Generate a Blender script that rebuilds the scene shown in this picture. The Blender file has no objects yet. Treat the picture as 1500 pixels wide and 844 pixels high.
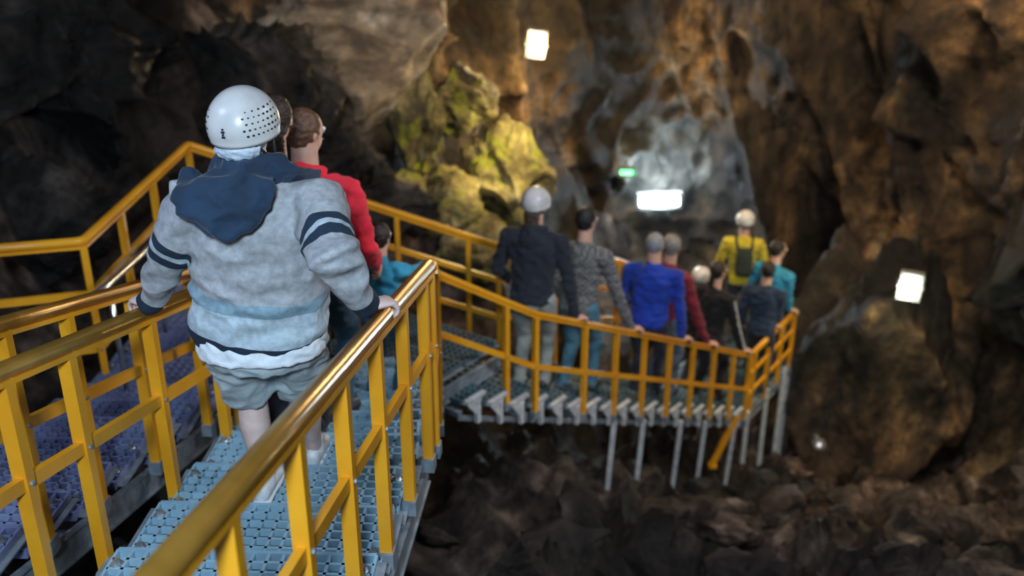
import bpy, bmesh, math, random
from mathutils import Vector, Matrix, noise
from mathutils.bvhtree import BVHTree
random.seed(7)
S = bpy.context.scene
V = Vector
UP = V((0, 0, 1))

# ------------------------------------------------------------------ materials
def nodes_of(m):
    m.use_nodes = True
    nt = m.node_tree
    return nt, nt.nodes, nt.links, nt.nodes['Principled BSDF']

def mat(name, c1, c2=None, scale=8.0, rough=.7, metal=0., bump=0., bscale=60., detail=4, spec=None, emit=None, estr=0, sheen=0):
    m = bpy.data.materials.new(name)
    nt, N, L, P = nodes_of(m)
    c2 = c2 or tuple(x * .8 for x in c1)
    tc = N.new('ShaderNodeTexCoord')
    nz = N.new('ShaderNodeTexNoise'); nz.inputs['Scale'].default_value = scale; nz.inputs['Detail'].default_value = detail
    L.new(tc.outputs['Object'], nz.inputs['Vector'])
    r = N.new('ShaderNodeValToRGB')
    r.color_ramp.elements[0].position = .35; r.color_ramp.elements[1].position = .65
    r.color_ramp.elements[0].color = (*c2, 1); r.color_ramp.elements[1].color = (*c1, 1)
    L.new(nz.outputs['Fac'], r.inputs['Fac']); L.new(r.outputs['Color'], P.inputs['Base Color'])
    P.inputs['Roughness'].default_value = rough; P.inputs['Metallic'].default_value = metal
    if spec is not None: P.inputs['Specular IOR Level'].default_value = spec
    if sheen: P.inputs['Sheen Weight'].default_value = sheen
    if bump:
        n2 = N.new('ShaderNodeTexNoise'); n2.inputs['Scale'].default_value = bscale; n2.inputs['Detail'].default_value = 3
        L.new(tc.outputs['Object'], n2.inputs['Vector'])
        b = N.new('ShaderNodeBump'); b.inputs['Strength'].default_value = bump; b.inputs['Distance'].default_value = .01
        L.new(n2.outputs['Fac'], b.inputs['Height']); L.new(b.outputs['Normal'], P.inputs['Normal'])
    if emit:
        P.inputs['Emission Color'].default_value = (*emit, 1); P.inputs['Emission Strength'].default_value = estr
    return m

def rock_mat(name, cols, scale=1.0, stretch=.3, bump=.8, rough=(.3, .85), moss=None, lo=.15, mossr=(.5, .62), fine=(.3, 1.25), bd=1.0):
    m = bpy.data.materials.new(name)
    nt, N, L, P = nodes_of(m)
    g = N.new('ShaderNodeNewGeometry')
    mp = N.new('ShaderNodeMapping'); mp.inputs['Scale'].default_value = (1, 1, stretch)
    L.new(g.outputs['Position'], mp.inputs['Vector'])
    n1 = N.new('ShaderNodeTexNoise'); n1.inputs['Scale'].default_value = scale; n1.inputs['Detail'].default_value = 10
    n1.inputs['Roughness'].default_value = .64; n1.inputs['Distortion'].default_value = .5
    L.new(mp.outputs['Vector'], n1.inputs['Vector'])
    r = N.new('ShaderNodeValToRGB'); e = r.color_ramp.elements
    ps = [.32 + .36 * i / (len(cols) - 1) for i in range(len(cols))]
    e[0].position = ps[0]; e[0].color = (*cols[0], 1); e[1].position = ps[-1]; e[1].color = (*cols[-1], 1)
    for p, c in list(zip(ps, cols))[1:-1]:
        q = e.new(p); q.color = (*c, 1)
    L.new(n1.outputs['Fac'], r.inputs['Fac'])
    vo = N.new('ShaderNodeTexNoise'); vo.inputs['Scale'].default_value = 5; vo.inputs['Detail'].default_value = 10; vo.inputs['Roughness'].default_value = .72
    L.new(g.outputs['Position'], vo.inputs['Vector'])
    mr = N.new('ShaderNodeMapRange'); mr.inputs[1].default_value = .38; mr.inputs[2].default_value = .62; mr.inputs[3].default_value = fine[0]; mr.inputs[4].default_value = fine[1]
    L.new(vo.outputs['Fac'], mr.inputs[0])
    big = N.new('ShaderNodeTexNoise'); big.inputs['Scale'].default_value = .33; big.inputs['Detail'].default_value = 3
    L.new(g.outputs['Position'], big.inputs['Vector'])
    mb_ = N.new('ShaderNodeMapRange'); mb_.inputs[1].default_value = .40; mb_.inputs[2].default_value = .58; mb_.inputs[3].default_value = lo; mb_.inputs[4].default_value = 1.15
    L.new(big.outputs['Fac'], mb_.inputs[0])
    ml = N.new('ShaderNodeMath'); ml.operation = 'MULTIPLY'; L.new(mr.outputs[0], ml.inputs[0]); L.new(mb_.outputs[0], ml.inputs[1])
    mx = N.new('ShaderNodeMix'); mx.data_type = 'RGBA'; mx.blend_type = 'MULTIPLY'; mx.inputs[0].default_value = 1
    L.new(r.outputs['Color'], mx.inputs[6]); L.new(ml.outputs[0], mx.inputs[7])
    out = mx.outputs[2]
    if moss:
        mn = N.new('ShaderNodeTexNoise'); mn.inputs['Scale'].default_value = 2.5; mn.inputs['Detail'].default_value = 9; mn.inputs['Roughness'].default_value = .65
        L.new(g.outputs['Position'], mn.inputs['Vector'])
        mm = N.new('ShaderNodeMapRange'); mm.inputs[1].default_value = mossr[0]; mm.inputs[2].default_value = mossr[1]; mm.inputs[4].default_value = .85
        L.new(mn.outputs['Fac'], mm.inputs[0])
        m2 = N.new('ShaderNodeMix'); m2.data_type = 'RGBA'
        L.new(mm.outputs[0], m2.inputs[0]); L.new(out, m2.inputs[6]); m2.inputs[7].default_value = (*moss, 1)
        out = m2.outputs[2]
    L.new(out, P.inputs['Base Color'])
    rr = N.new('ShaderNodeMapRange'); rr.inputs[1].default_value = .4; rr.inputs[2].default_value = .6; rr.inputs[3].default_value = rough[0]; rr.inputs[4].default_value = rough[1]
    L.new(n1.outputs['Fac'], rr.inputs[0]); L.new(rr.outputs[0], P.inputs['Roughness'])
    b1 = N.new('ShaderNodeBump'); b1.inputs['Strength'].default_value = bump; b1.inputs['Distance'].default_value = .16 * bd
    L.new(n1.outputs['Fac'], b1.inputs['Height'])
    b2 = N.new('ShaderNodeBump'); b2.inputs['Strength'].default_value = bump; b2.inputs['Distance'].default_value = .08 * bd
    L.new(vo.outputs['Fac'], b2.inputs['Height']); L.new(b1.outputs['Normal'], b2.inputs['Normal'])
    L.new(b2.outputs['Normal'], P.inputs['Normal'])
    return m

M = {}
M['yellow'] = mat('yellow_paint', (.80, .36, .016), (.66, .27, .010), 3, .36, 0, .12, 40)
M['brassy_rail'] = mat('lit_yellow_handrail', (.64, .33, .06), (.44, .22, .035), 5, .28, .65, .1, 90)  # same yellow rail; brassy look from the light put into colour and metallic
M['galv'] = mat('galvanised_steel', (.30, .34, .38), (.17, .21, .24), 14, .45, .3, .1, 60)
M['galv2'] = mat('bright_zinc_bracket', (.62, .64, .64), (.42, .44, .45), 14, .45, .1, .1, 60)
M['grate'] = mat('blue_lit_grating', (.33, .52, .64), (.24, .41, .52), 6, .5, .1)  # grey grating with the blue of the cool light put into its colour
M['grate2'] = mat('violet_lit_grating', (.24, .28, .46), (.17, .20, .36), 6, .5, .1)  # same grating, violet-blue light on the side walkway put into its colour
M['grate3'] = mat('shaded_grating', (.09, .15, .17), (.05, .09, .11), 6, .5, .1)  # darker copy of the grating; the lower flight's shade is in the colour
M['bolt'] = mat('zinc_bolt', (.6, .65, .68), None, 30, .3, .8)
M['skin'] = mat('skin', (.62, .36, .26), (.52, .29, .21), 12, .5, 0, .1, 80)
M['skin_pale'] = mat('pale_skin', (.72, .53, .48), (.62, .43, .39), 12, .5, 0, .1, 80)
M['lip'] = mat('lips', (.45, .16, .14), None, 20, .4)
M['eye'] = mat('eye', (.8, .8, .78), None, 20, .2)
M['pupil'] = mat('iris', (.04, .025, .015), None, 20, .2)
M['white'] = mat('white_helmet_shell', (.66, .63, .60), (.50, .49, .49), 7, .32, 0, .05, 30)
M['black'] = mat('black_rubber', (.012, .012, .014), None, 20, .6)
M['shoe'] = mat('white_shoe', (.7, .72, .74), None, 20, .5)
M['shoe_dark'] = mat('dark_shoe', (.04, .04, .05), None, 20, .5)
M['net'] = mat('hair_net_fabric', (.62, .68, .76), (.42, .48, .58), 30, .9, 0, .8, 50)
def cloth(name, c, k=.7): return mat(name, c, tuple(x * k for x in c), 6, .88, 0, .5, 35, sheen=.1)
def hairm(name, c): return mat(name, c, tuple(x * .45 for x in c), 40, .5, 0, .8, 90)

# ------------------------------------------------------------------ mesh builder
class MB:
    def __init__(s): s.v = []; s.f = []; s.m = []
    def add(s, vs, fs, mi=0):
        o = len(s.v); s.v += [tuple(x) for x in vs]
        s.f += [tuple(i + o for i in f) for f in fs]; s.m += [mi] * len(fs)
    def box(s, c, X, Y, Z, mi=0):
        c = V(c); vs = [c + X * a + Y * b + Z * d for a in (-1, 1) for b in (-1, 1) for d in (-1, 1)]
        s.add(vs, [(0, 1, 3, 2), (4, 6, 7, 5), (0, 4, 5, 1), (2, 3, 7, 6), (0, 2, 6, 4), (1, 5, 7, 3)], mi)
    def bar(s, a, b, w, h, mi=0, up=UP):
        a = V(a); b = V(b); d = (b - a); l = d.length; d.normalize()
        x = d.cross(up)
        if x.length < 1e-3: x = V((1, 0, 0))
        x.normalize(); u = x.cross(d)
        s.box((a + b) / 2, d * l / 2, x * w / 2, u * h / 2, mi)
    def loft(s, secs, n=16, mi=0, power=2.0, cap=True):
        vs = []; fs = []
        for c, ax, ay in secs:
            for i in range(n):
                t = 2 * math.pi * i / n; cx = math.cos(t); sy = math.sin(t)
                cx = math.copysign(abs(cx) ** (2 / power), cx); sy = math.copysign(abs(sy) ** (2 / power), sy)
                vs.append(c + ax * cx + ay * sy)
        k = len(secs)
        for j in range(k - 1):
            for i in range(n):
                a = j * n + i; b = j * n + (i + 1) % n
                fs.append((a, b, b + n, a + n))
        if cap:
            fs.append(tuple(range(n - 1, -1, -1))); fs.append(tuple((k - 1) * n + i for i in range(n)))
        s.add(vs, fs, mi)
    def tube(s, pts, rs, n=12, mi=0, ball=False):
        pts = [V(p) for p in pts]
        if not isinstance(rs, (list, tuple)): rs = [rs] * len(pts)
        secs = []; k = len(pts); px = None
        for i, p in enumerate(pts):
            t = (pts[min(i + 1, k - 1)] - pts[max(i - 1, 0)]).normalized()
            if px is None:
                x = t.cross(UP)
                if x.length < .1: x = t.cross(V((1, 0, 0)))
            else:
                x = px - t * px.dot(t)
            x.normalize(); px = x; y = t.cross(x)
            f = 1
            if 0 < i < k - 1:
                cs = (pts[i + 1] - p).normalized().dot((p - pts[i - 1]).normalized())
                f = 1 / max(.75, math.sqrt(max(0, (1 + cs) / 2)))
            secs.append((p, x * rs[i] * f, y * rs[i] * f))
        s.loft(secs, n, mi)
        if ball:
            for p, r in zip(pts, rs): s.ell(p, (r, r, r), mi=mi, nu=n, nv=8)
    def ell(s, c, r, X=V((1, 0, 0)), Y=V((0, 1, 0)), Z=V((0, 0, 1)), mi=0, nu=16, nv=10):
        c = V(c); vs = [c - Z * r[2]]
        for j in range(1, nv):
            ph = math.pi * j / nv - math.pi / 2
            for i in range(nu):
                t = 2 * math.pi * i / nu
                vs.append(c + X * r[0] * math.cos(ph) * math.cos(t) + Y * r[1] * math.cos(ph) * math.sin(t) + Z * r[2] * math.sin(ph))
        vs.append(c + Z * r[2]); fs = []
        for i in range(nu): fs.append((0, 1 + (i + 1) % nu, 1 + i))
        for j in range(nv - 2):
            for i in range(nu):
                a = 1 + j * nu + i; b = 1 + j * nu + (i + 1) % nu
                fs.append((a, b, b + nu, a + nu))
        l = len(vs) - 1; o = 1 + (nv - 2) * nu
        for i in range(nu): fs.append((l, o + i, o + (i + 1) % nu))
        s.add(vs, fs, mi)
    def mesh(s, name, mats=(), smooth=False):
        me = bpy.data.meshes.new(name); me.from_pydata(s.v, [], s.f)
        for m in mats: me.materials.append(m)
        me.polygons.foreach_set('material_index', s.m)
        if smooth: me.polygons.foreach_set('use_smooth', [True] * len(me.polygons))
        me.update(); return me
    def obj(s, name, mats=(), smooth=False, parent=None):
        o = bpy.data.objects.new(name, s.mesh(name, mats, smooth)); S.collection.objects.link(o)
        if parent: o.parent = parent
        return o

def remesh(mb, name, voxel, smooth=4):
    me = mb.mesh(name + '_src')
    bm = bmesh.new(); bm.from_mesh(me); bmesh.ops.recalc_face_normals(bm, faces=bm.faces); bm.to_mesh(me); bm.free()
    o = bpy.data.objects.new('tmp', me); S.collection.objects.link(o)
    r = o.modifiers.new('r', 'REMESH'); r.mode = 'VOXEL'; r.voxel_size = voxel; r.use_smooth_shade = True
    if smooth:
        q = o.modifiers.new('s', 'SMOOTH'); q.factor = .5; q.iterations = smooth
    dg = bpy.context.evaluated_depsgraph_get(); dg.update()
    out = bpy.data.meshes.new_from_object(o.evaluated_get(dg)); out.name = name
    bpy.data.objects.remove(o); bpy.data.meshes.remove(me)
    out.materials.clear()
    return out

def folds(me, amp, freq=9., seed=0):
    off = V((seed * 3.7, seed * 1.3, seed * 7.1))
    ns = [v.normal.copy() for v in me.vertices]
    for v, n in zip(me.vertices, ns):
        c = v.co
        q = V((c.x * freq, c.y * freq, c.z * freq * 1.7)) + off
        w = 1 - abs(noise.noise(q)) * 2
        v.co = c + n * amp * (w + .5 * noise.noise(q * 2.3) - .5)

def mobj(name, me, mats, parent=None):
    for m in mats: me.materials.append(m)
    me.polygons.foreach_set('use_smooth', [True] * len(me.polygons))
    o = bpy.data.objects.new(name, me); S.collection.objects.link(o)
    if parent: o.parent = parent
    return o

# ------------------------------------------------------------------ hands
def make_hand(side, curl, voxel=.0045):
    mb = MB(); X = V((1, 0, 0)); Y = V((0, 1, 0)); Z = V((0, 0, 1))
    mb.loft([(V((0, -.03, .0)), X * .026, Z * .020), (V((0, 0, 0)), X * .027, Z * .019), (V((-.002, .035, 0)), X * .038, Z * .018),
             (V((0, .07, 0)), X * .041, Z * .015), (V((0, .088, -.001)), X * .037, Z * .012)], 14)
    for i, (x, l, sp) in enumerate([(-.030, .074, -.10), (-.010, .083, -.03), (.0105, .077, .04), (.029, .060, .12)]):
        p = V((x, .08 - .004 * abs(i - 1), 0)); a = 0; pts = [V((x * .8, .05, 0)), p]
        for seg, da in zip((.44, .31, .25), curl):
            a += math.radians(da)
            p = p + V((sp * math.cos(a), math.cos(a), -math.sin(a))).normalized() * l * seg
            pts.append(p)
        r = .0098 if i < 3 else .0085
        mb.tube(pts, [r, r * 1.02, r * .98, r * .9, r * .75], 8, ball=True)
    mb.tube([V((-.018, .018, -.006)), V((-.045, .045, -.014)), V((-.055, .070, -.030)), V((-.045, .088, -.045))], [.015, .0125, .011, .009], 8, ball=True)
    if side == 'L': mb.v = [(-x, y, z) for x, y, z in mb.v]
    return remesh(mb, 'hand', voxel, 2)
GRIP = (38, 48, 42); REL = (18, 28, 22)
HM = {('R', 1): make_hand('R', GRIP), ('L', 1): make_hand('L', GRIP), ('R', 0): make_hand('R', REL), ('L', 0): make_hand('L', REL)}
for m_ in HM.values(): m_.polygons.foreach_set('use_smooth', [True] * len(m_.polygons))

def ik(a, b, l1, l2, pole):
    d = b - a; L = d.length
    if L > (l1 + l2) * .995:
        k = L / ((l1 + l2) * .995); l1 *= k; l2 *= k
    x = (l1 * l1 - l2 * l2 + L * L) / (2 * L); h = math.sqrt(max(0, l1 * l1 - x * x))
    n = d.normalized(); p = pole - n * pole.dot(n); p.normalize()
    return a + n * x + p * h

def hand_place(name, side, grip, wrist, dirv, up, scale, m, parent):
    me = HM[(side, grip)].copy(); me.materials.append(m)
    y = dirv.normalized(); x = y.cross(up).normalized(); z = x.cross(y)
    R = Matrix((x, y, z)).transposed()
    me.transform(Matrix.Translation(wrist) @ R.to_4x4() @ Matrix.Scale(scale, 4))
    o = bpy.data.objects.new(name, me); S.collection.objects.link(o); o.parent = parent

# ------------------------------------------------------------------ helmet
def helmet(parent, c, r, yaw, tilt=0., holes=True, big=False):
    F = V((math.sin(yaw), math.cos(yaw), 0)); R = V((math.cos(yaw), -math.sin(yaw), 0))
    U = (UP + F * tilt).normalized(); F = (F - U * F.dot(U)).normalized()
    def pt(az, el, k=1.0):
        ce = math.cos(el)
        q = F * math.cos(az) * ce * r[1] + R * math.sin(az) * ce * r[0] + U * math.sin(el) * r[2]
        return c + q * k
    nu = 48; nv = 14; lo = -.30
    mb = MB(); vs = []; fs = []
    for j in range(nv):
        el = lo + (math.pi / 2 - .001 - lo) * j / (nv - 1)
        for i in range(nu):
            az = 2 * math.pi * i / nu
            k = 1 + .012 * math.cos(az * 5) * math.cos(el) ** 2
            vs.append(pt(az, el, k))
    for j in range(nv - 1):
        for i in range(nu):
            a = j * nu + i; b = j * nu + (i + 1) % nu
            fs.append((a, b, b + nu, a + nu))
    o = len(vs)
    for i in range(nu): vs.append(pt(2 * math.pi * i / nu, lo - .07, 1.035))
    for i in range(nu): vs.append(pt(2 * math.pi * i / nu, lo - .05, .93))
    for i in range(nu): vs.append(pt(2 * math.pi * i / nu, lo + .5, .93))
    for i in range(nu):
        j = (i + 1) % nu
        fs.append((i, o + i, o + j, j)); fs.append((o + i, o + nu + i, o + nu + j, o + j)); fs.append((o + nu + i, o + 2 * nu + i, o + 2 * nu + j, o + nu + j))
    mb.add(vs, fs)
    mb.obj('helmet_shell', [M['white']], True, parent)
    mb = MB()
    mb.loft([(c + F * r[1] * .9 - U * r[2] * .28, R * r[0] * .62, U * .008), (c + F * r[1] * 1.16 - U * r[2] * .38, R * r[0] * .4, U * .006)], 16)
    mb.obj('helmet_brim', [M['white']], True, parent)
    mb = MB()
    if holes:
        rows = [(-.06, 9), (.10, 9), (.26, 8), (.42, 8), (.58, 6)] if big else [(.1, 6), (.35, 5)]
        for side in (-1, 1):
            for q_, (el, n) in enumerate(rows):
                for i in range(n):
                    az = side * (math.pi * (.40 + .40 * (i + .5 * (q_ % 2)) / (n - .5)))
                    p = pt(az, el, 1.003); nn = (p - c).normalized()
                    x = nn.cross(U).normalized(); y = x.cross(nn)
                    rr = (.0042 if big else .007) * (1.0 + .25 * math.sin(i))
                    mb.loft([(p - nn * .012, x * rr, y * rr * .8), (p + nn * .0012, x * rr, y * rr * .8)], 10)
        if big:
            for k in range(4):
                p = pt(math.pi * .99, .18 - .07 * k, 1.006); nn = (p - c).normalized(); x = nn.cross(U).normalized(); y = x.cross(nn)
                mb.box(p, x * (.003 + .003 * (k % 2)), y * .003, nn * .002)
        mb.obj('helmet_vents', [M['black']], False, parent)
    mb = MB()
    for sd in (-1, 1):
        mb.tube([pt(sd * math.pi * .5, lo, .95), c + R * sd * r[0] * .72 - U * r[2] * 1.15 + F * r[1] * .2, c - U * r[2] * 1.75 + F * r[1] * .45], .005, 6)
        mb.tube([pt(sd * math.pi * .75, lo, .95), c + R * sd * r[0] * .72 - U * r[2] * 1.15 + F * r[1] * .2], .005, 6)
    mb.obj('chin_strap', [M['black']], True, parent)

# ------------------------------------------------------------------ person
def person(name, feet, H=1.9, yaw=0., wide=1., lh=None, rh=None, jacket=(.1, .1, .1), pants=(.1, .1, .1), hair='short', hairc=(.03, .02, .012),
           helm=False, voxel=.016, lean=.02, step=.12, hood=False, backpack=False, drop=0., J=None, man=False, jmat=None, head_yaw=0., shoes='shoe_dark', child=False, stripe=False, net=False, swing=.05, side=0.):
    feet = V(feet)
    E = bpy.data.objects.new(name, None); S.collection.objects.link(E); E.location = feet; E.empty_display_size = .2
    F = V((math.sin(yaw), math.cos(yaw), 0)); R = V((math.cos(yaw), -math.sin(yaw), 0))
    J = dict(J or {})
    J = {k: V(v) - feet for k, v in J.items()}
    g = J.get
    hip = g('hip') or UP * .50 * H
    neck = g('neck') or hip + UP * .325 * H + F * lean * H + R * side * H
    head = g('head') or neck + UP * .108 * H + F * .02 * H
    hs = .106 * H * wide
    sL = g('sL') or neck - UP * .046 * H - R * hs
    sR = g('sR') or neck - UP * .050 * H + R * hs
    hL = hip - R * .05 * H * wide - UP * .01 * H; hR = hip + R * .05 * H * wide - UP * .01 * H
    fL = g('fL') or -R * .055 * H - F * step * .5 + UP * .045 * H
    fR = g('fR') or R * .055 * H + F * step * .5 + UP * (.045 * H - drop)
    kL = g('kL') or ik(hL, fL, .245 * H, .235 * H, F); kR = g('kR') or ik(hR, fR, .245 * H, .235 * H, F)
    jm = jmat or cloth(name + '_jacket_cloth', jacket); pm = cloth(name + '_trouser_cloth', pants)
    sk = M['skin_pale'] if man else M['skin']
    arms = []
    for side_, s_, t_, sg in (('L', sL, lh, -1), ('R', sR, rh, 1)):
        if t_ is not None:
            T = V(t_) - feet
            d = (R * sg * .8 + F * .6).normalized()
            w = T - d * .058 + UP * .028; grip = 1
        else:
            w = s_ - UP * (.31 - swing * .4) * H + F * swing * H + R * sg * .03 * H; d = None; grip = 0
        e = ik(s_, w, .172 * H, .155 * H, (-F * .8 - UP * .5 + R * sg * .45))
        if d is None: d = (w - e).normalized()
        arms.append((side_, s_, e, w, d, grip, sg))
    k = H * wide
    mb = MB()
    sp = lambda t: hip.lerp(neck, t)
    axis = (neck - hip).normalized(); Ft = (F - axis * F.dot(axis)).normalized()
    if man:
        prof = [(-.06, .248, .170), (0., .262, .182), (.15, .262, .187), (.35, .252, .182), (.55, .245, .168), (.74, .24, .15), (.86, .205, .12), (.95, .11, .085), (1.02, .07, .07)]
    else:
        prof = [(-.09, .088 * k, .066 * k), (0, .09 * k, .068 * k), (.25, .084 * k, .062 * k), (.5, .092 * k, .062 * k), (.72, .098 * k, .062 * k), (.84, .088 * k, .054 * k), (.93, .056 * k, .044 * k), (1.0, .036 * k, .038 * k), (1.05, .033 * k, .036 * k)]
    mb.loft([(sp(t) + (F * .012 * math.sin(t * 5)), R * w, Ft * d) for t, w, d in prof], 24, power=2.25 if man else 2.1)
    ru, re, rw = (.098, .072, .050) if man else (.037 * H, .032 * H, .023 * H)
    for side_, s_, e, w, d, grip, sg in arms:
        wr = w + (e - w).normalized() * .012
        mb.tube([s_ - R * sg * .05 * H + UP * (.006 * H if not man else 0), s_, s_.lerp(e, .5), e, e.lerp(wr, .5), wr], [ru * 1.0, ru, ru * .93, re, re * .9, rw], 14, ball=True)
    me = remesh(mb, 'jacket', voxel, 4)
    folds(me, .014 if man else .018, 6. if man else 8., seed=len(name) + feet.x)
    if man:
        at = me.attributes.new('arm_t', 'FLOAT', 'POINT'); az = me.attributes.new('torso_t', 'FLOAT', 'POINT')
        ax = hip - neck
        for i, v in enumerate(me.vertices):
            c = v.co; val = 0
            for side_, s_, e, w, d, grip, sg in arms:
                best = 1e9
                for a, b, t0, t1 in ((s_, e, 0., .53), (e, w, .53, 1.)):
                    ab = b - a; t = max(0, min(1, (c - a).dot(ab) / ab.length_squared)); dd = (c - a - ab * t).length
                    if dd < best: best = dd; tt = t0 + (t1 - t0) * t
                lat = (c - sp(.6)).dot(R) * sg
                if best < .112 and lat > .165: val = tt
            at.data[i].value = val
            az.data[i].value = (c - hip).dot(-ax) / ax.length_squared
    mobj('jacket', me, [jm], E)
    mb = MB()
    if man:
        mb.loft([(hip + UP * .05, R * .20, F * .14), (hip - UP * .04, R * .22, F * .16), (hip - UP * .16, R * .20, F * .145)], 20)
        for h_, k_ in ((hL - R * .025, kL), (hR + R * .03, kR)):
            mb.tube([h_ + UP * .02, h_.lerp(k_, .45), h_.lerp(k_, .96)], [.118, .118, .116], 16)
        me = remesh(mb, 'shorts', voxel, 3); folds(me, .014, 8., 3)
        mobj('shorts', me, [pm], E)
        mb = MB(); mb.loft([(hip + UP * .02, R * .235, F * .167), (hip - UP * .04, R * .246, F * .176), (hip - UP * .105, R * .246, F * .178)], 28, power=2.25)
        me = remesh(mb, 'tshirt', voxel, 2); folds(me, .010, 10., 5); mobj('tshirt_hem', me, [cloth('white_cotton', (.75, .80, .85), .9)], E)
        mb = MB()
        for k_, f_ in ((kL, fL), (kR, fR)):
            mb.tube([k_ + UP * .08, k_, k_.lerp(f_, .35) - F * .012, k_.lerp(f_, .8), f_], [.066, .062, .066, .042, .040], 14, ball=True)
        mobj('legs', remesh(mb, 'legs', .008, 3), [sk], E)
        mb = MB()
        for f_ in (fL, fR): mb.tube([f_ + UP * .05, f_ - UP * .01], [.046, .048], 14, ball=True)
        mobj('socks', remesh(mb, 'socks', .008, 3), [cloth('sock', (.7, .72, .75), .9)], E)
    else:
        mb = MB()
        mb.loft([(hip + UP * .03 * H, R * .078 * k, F * .058 * k), (hip - UP * .01 * H, R * .084 * k, F * .062 * k), (hip - UP * .05 * H, R * .075 * k, F * .058 * k)], 18)
        for h_, k_, f_ in ((hL, kL, fL), (hR, kR, fR)):
            mb.tube([h_, h_.lerp(k_, .5), k_, k_.lerp(f_, .5), f_ - UP * .01 * H], [.049 * k, .044 * k, .036 * H, .032 * H, .030 * H], 12, ball=True)
        me = remesh(mb, 'trousers', voxel, 3); folds(me, .010, 9., 2)
        mobj('trousers', me, [pm], E)
    mb = MB(); so = MB(); q = H / 1.8
    for f_ in (fL, fR):
        b = f_ - UP * .045 * H
        mb.loft([(b + F * x * q + UP * z * q, R * w * q, UP * h * q) for x, z, w, h in ((-.075, .045, .02, .03), (-.06, .05, .036, .045), (0, .055, .04, .052), (.07, .045, .043, .04), (.14, .032, .045, .028), (.185, .025, .03, .018))], 16)
        so.loft([(b + F * x * q + UP * .010 * q, R * w * q, UP * .012 * q) for x, w in ((-.085, .02), (-.06, .04), (.0, .04), (.08, .048), (.15, .046), (.198, .025))], 14)
    mobj('shoes', remesh(mb, 'shoes', .009, 2), [M[shoes]], E); so.obj('shoe_soles', [M['shoe'] if shoes == 'shoe' else M['black']], True, E)
    for side_, s_, e, w, d, grip, sg in arms:
        upv = UP if grip else (R * sg)
        hand_place('hand_' + side_.lower(), side_, grip, w, d, upv, (H / 1.8) * (1.05 if not child else 1.0), sk, E)
    hy = yaw + head_yaw
    hF = V((math.sin(hy), math.cos(hy), 0)); hR_ = V((math.cos(hy), -math.sin(hy), 0))
    hh = .066 * H * (1.16 if child else 1)
    mb = MB()
    mb.ell(head + UP * .12 * hh, (.66 * hh, .84 * hh, .88 * hh), hR_, hF, UP, nu=20, nv=14)
    mb.ell(head - UP * .42 * hh + hF * .22 * hh, (.48 * hh, .55 * hh, .55 * hh), hR_, hF, UP)
    mb.loft([(head + hF * .82 * hh + UP * .12 * hh, hR_ * .07 * hh, UP * .08 * hh), (head + hF * .93 * hh - UP * .16 * hh, hR_ * .14 * hh, UP * .1 * hh)], 10)
    mb.ell(head + hF * .93 * hh - UP * .14 * hh, (.13 * hh, .13 * hh, .1 * hh), hR_, hF, UP, nu=8, nv=6)
    for sd in (-1, 1): mb.ell(head + hR_ * sd * .68 * hh - UP * .05 * hh - hF * .02 * hh, (.07 * hh, .15 * hh, .24 * hh), hR_, hF, UP, nu=10, nv=8)
    mb.tube([head - UP * .45 * hh - hF * .12 * hh, neck - UP * .02 * H], [.033 * H * (wide * .6 + .4), .036 * H * (wide * .6 + .4)], 14)
    mobj('head', remesh(mb, 'head', .007 if voxel < .012 else .010, 2), [sk], E)
    mb = MB()
    for sd in (-1, 1):
        p = head + hF * .78 * hh + hR_ * sd * .27 * hh + UP * .06 * hh
        mb.ell(p, (.1 * hh,) * 3, mi=0, nu=10, nv=8); mb.ell(p + hF * .06 * hh, (.055 * hh,) * 3, mi=1, nu=8, nv=6)
    mb.loft([(head + hF * .76 * hh - UP * .42 * hh - hR_ * .22 * hh, hF * .03 * hh, UP * .03 * hh), (head + hF * .80 * hh - UP * .41 * hh, hF * .06 * hh, UP * .07 * hh), (head + hF * .76 * hh - UP * .42 * hh + hR_ * .22 * hh, hF * .03 * hh, UP * .03 * hh)], 8, mi=2)
    mb.obj('face_features', [M['eye'], M['pupil'], M['lip']], True, E)
    hm = hairm(name + '_hair', hairc)
    mb = MB()
    if net:
        mb.ell(head + UP * .05 * hh - hF * .10 * hh, (.76 * hh, .86 * hh, .80 * hh), hR_, hF, UP, nu=24, nv=16)
        mb.ell(head - UP * .40 * hh - hF * .40 * hh, (.70 * hh, .56 * hh, .46 * hh), hR_, hF, UP, nu=20, nv=12)
        me = remesh(mb, 'hair_net', .008, 1); folds(me, .008, 30., 4); mobj('hair_net', me, [M['net']], E)
    else:
        mb.ell(head + UP * .22 * hh - hF * .14 * hh, (.76 * hh, .84 * hh, .88 * hh), hR_, hF, UP, nu=20, nv=14)
        mb.ell(head - UP * .2 * hh - hF * .32 * hh, (.62 * hh, .52 * hh, .55 * hh), hR_, hF, UP, nu=16, nv=12)
        if hair in ('long', 'ponytail'):
            w0 = .62 if hair == 'long' else .26
            st_ = head - hF * .62 * hh
            mb.loft([(st_ + UP * .35 * hh, hR_ * w0 * hh * .8, hF * .28 * hh), (st_ - UP * .5 * hh - hF * .16 * hh, hR_ * w0 * hh, hF * .26 * hh),
                     (st_ - UP * 1.4 * hh - hF * .16 * hh, hR_ * w0 * .9 * hh, hF * .22 * hh), (st_ - UP * 2.3 * hh - hF * .08 * hh, hR_ * w0 * .4 * hh, hF * .1 * hh)], 14)
        if hair == 'bun': mb.ell(head + UP * .35 * hh - hF * .95 * hh, (.3 * hh,) * 3)
        me = remesh(mb, 'hair', .010, 1); folds(me, .006, 28., 1); mobj('hair', me, [hm], E)
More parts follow.
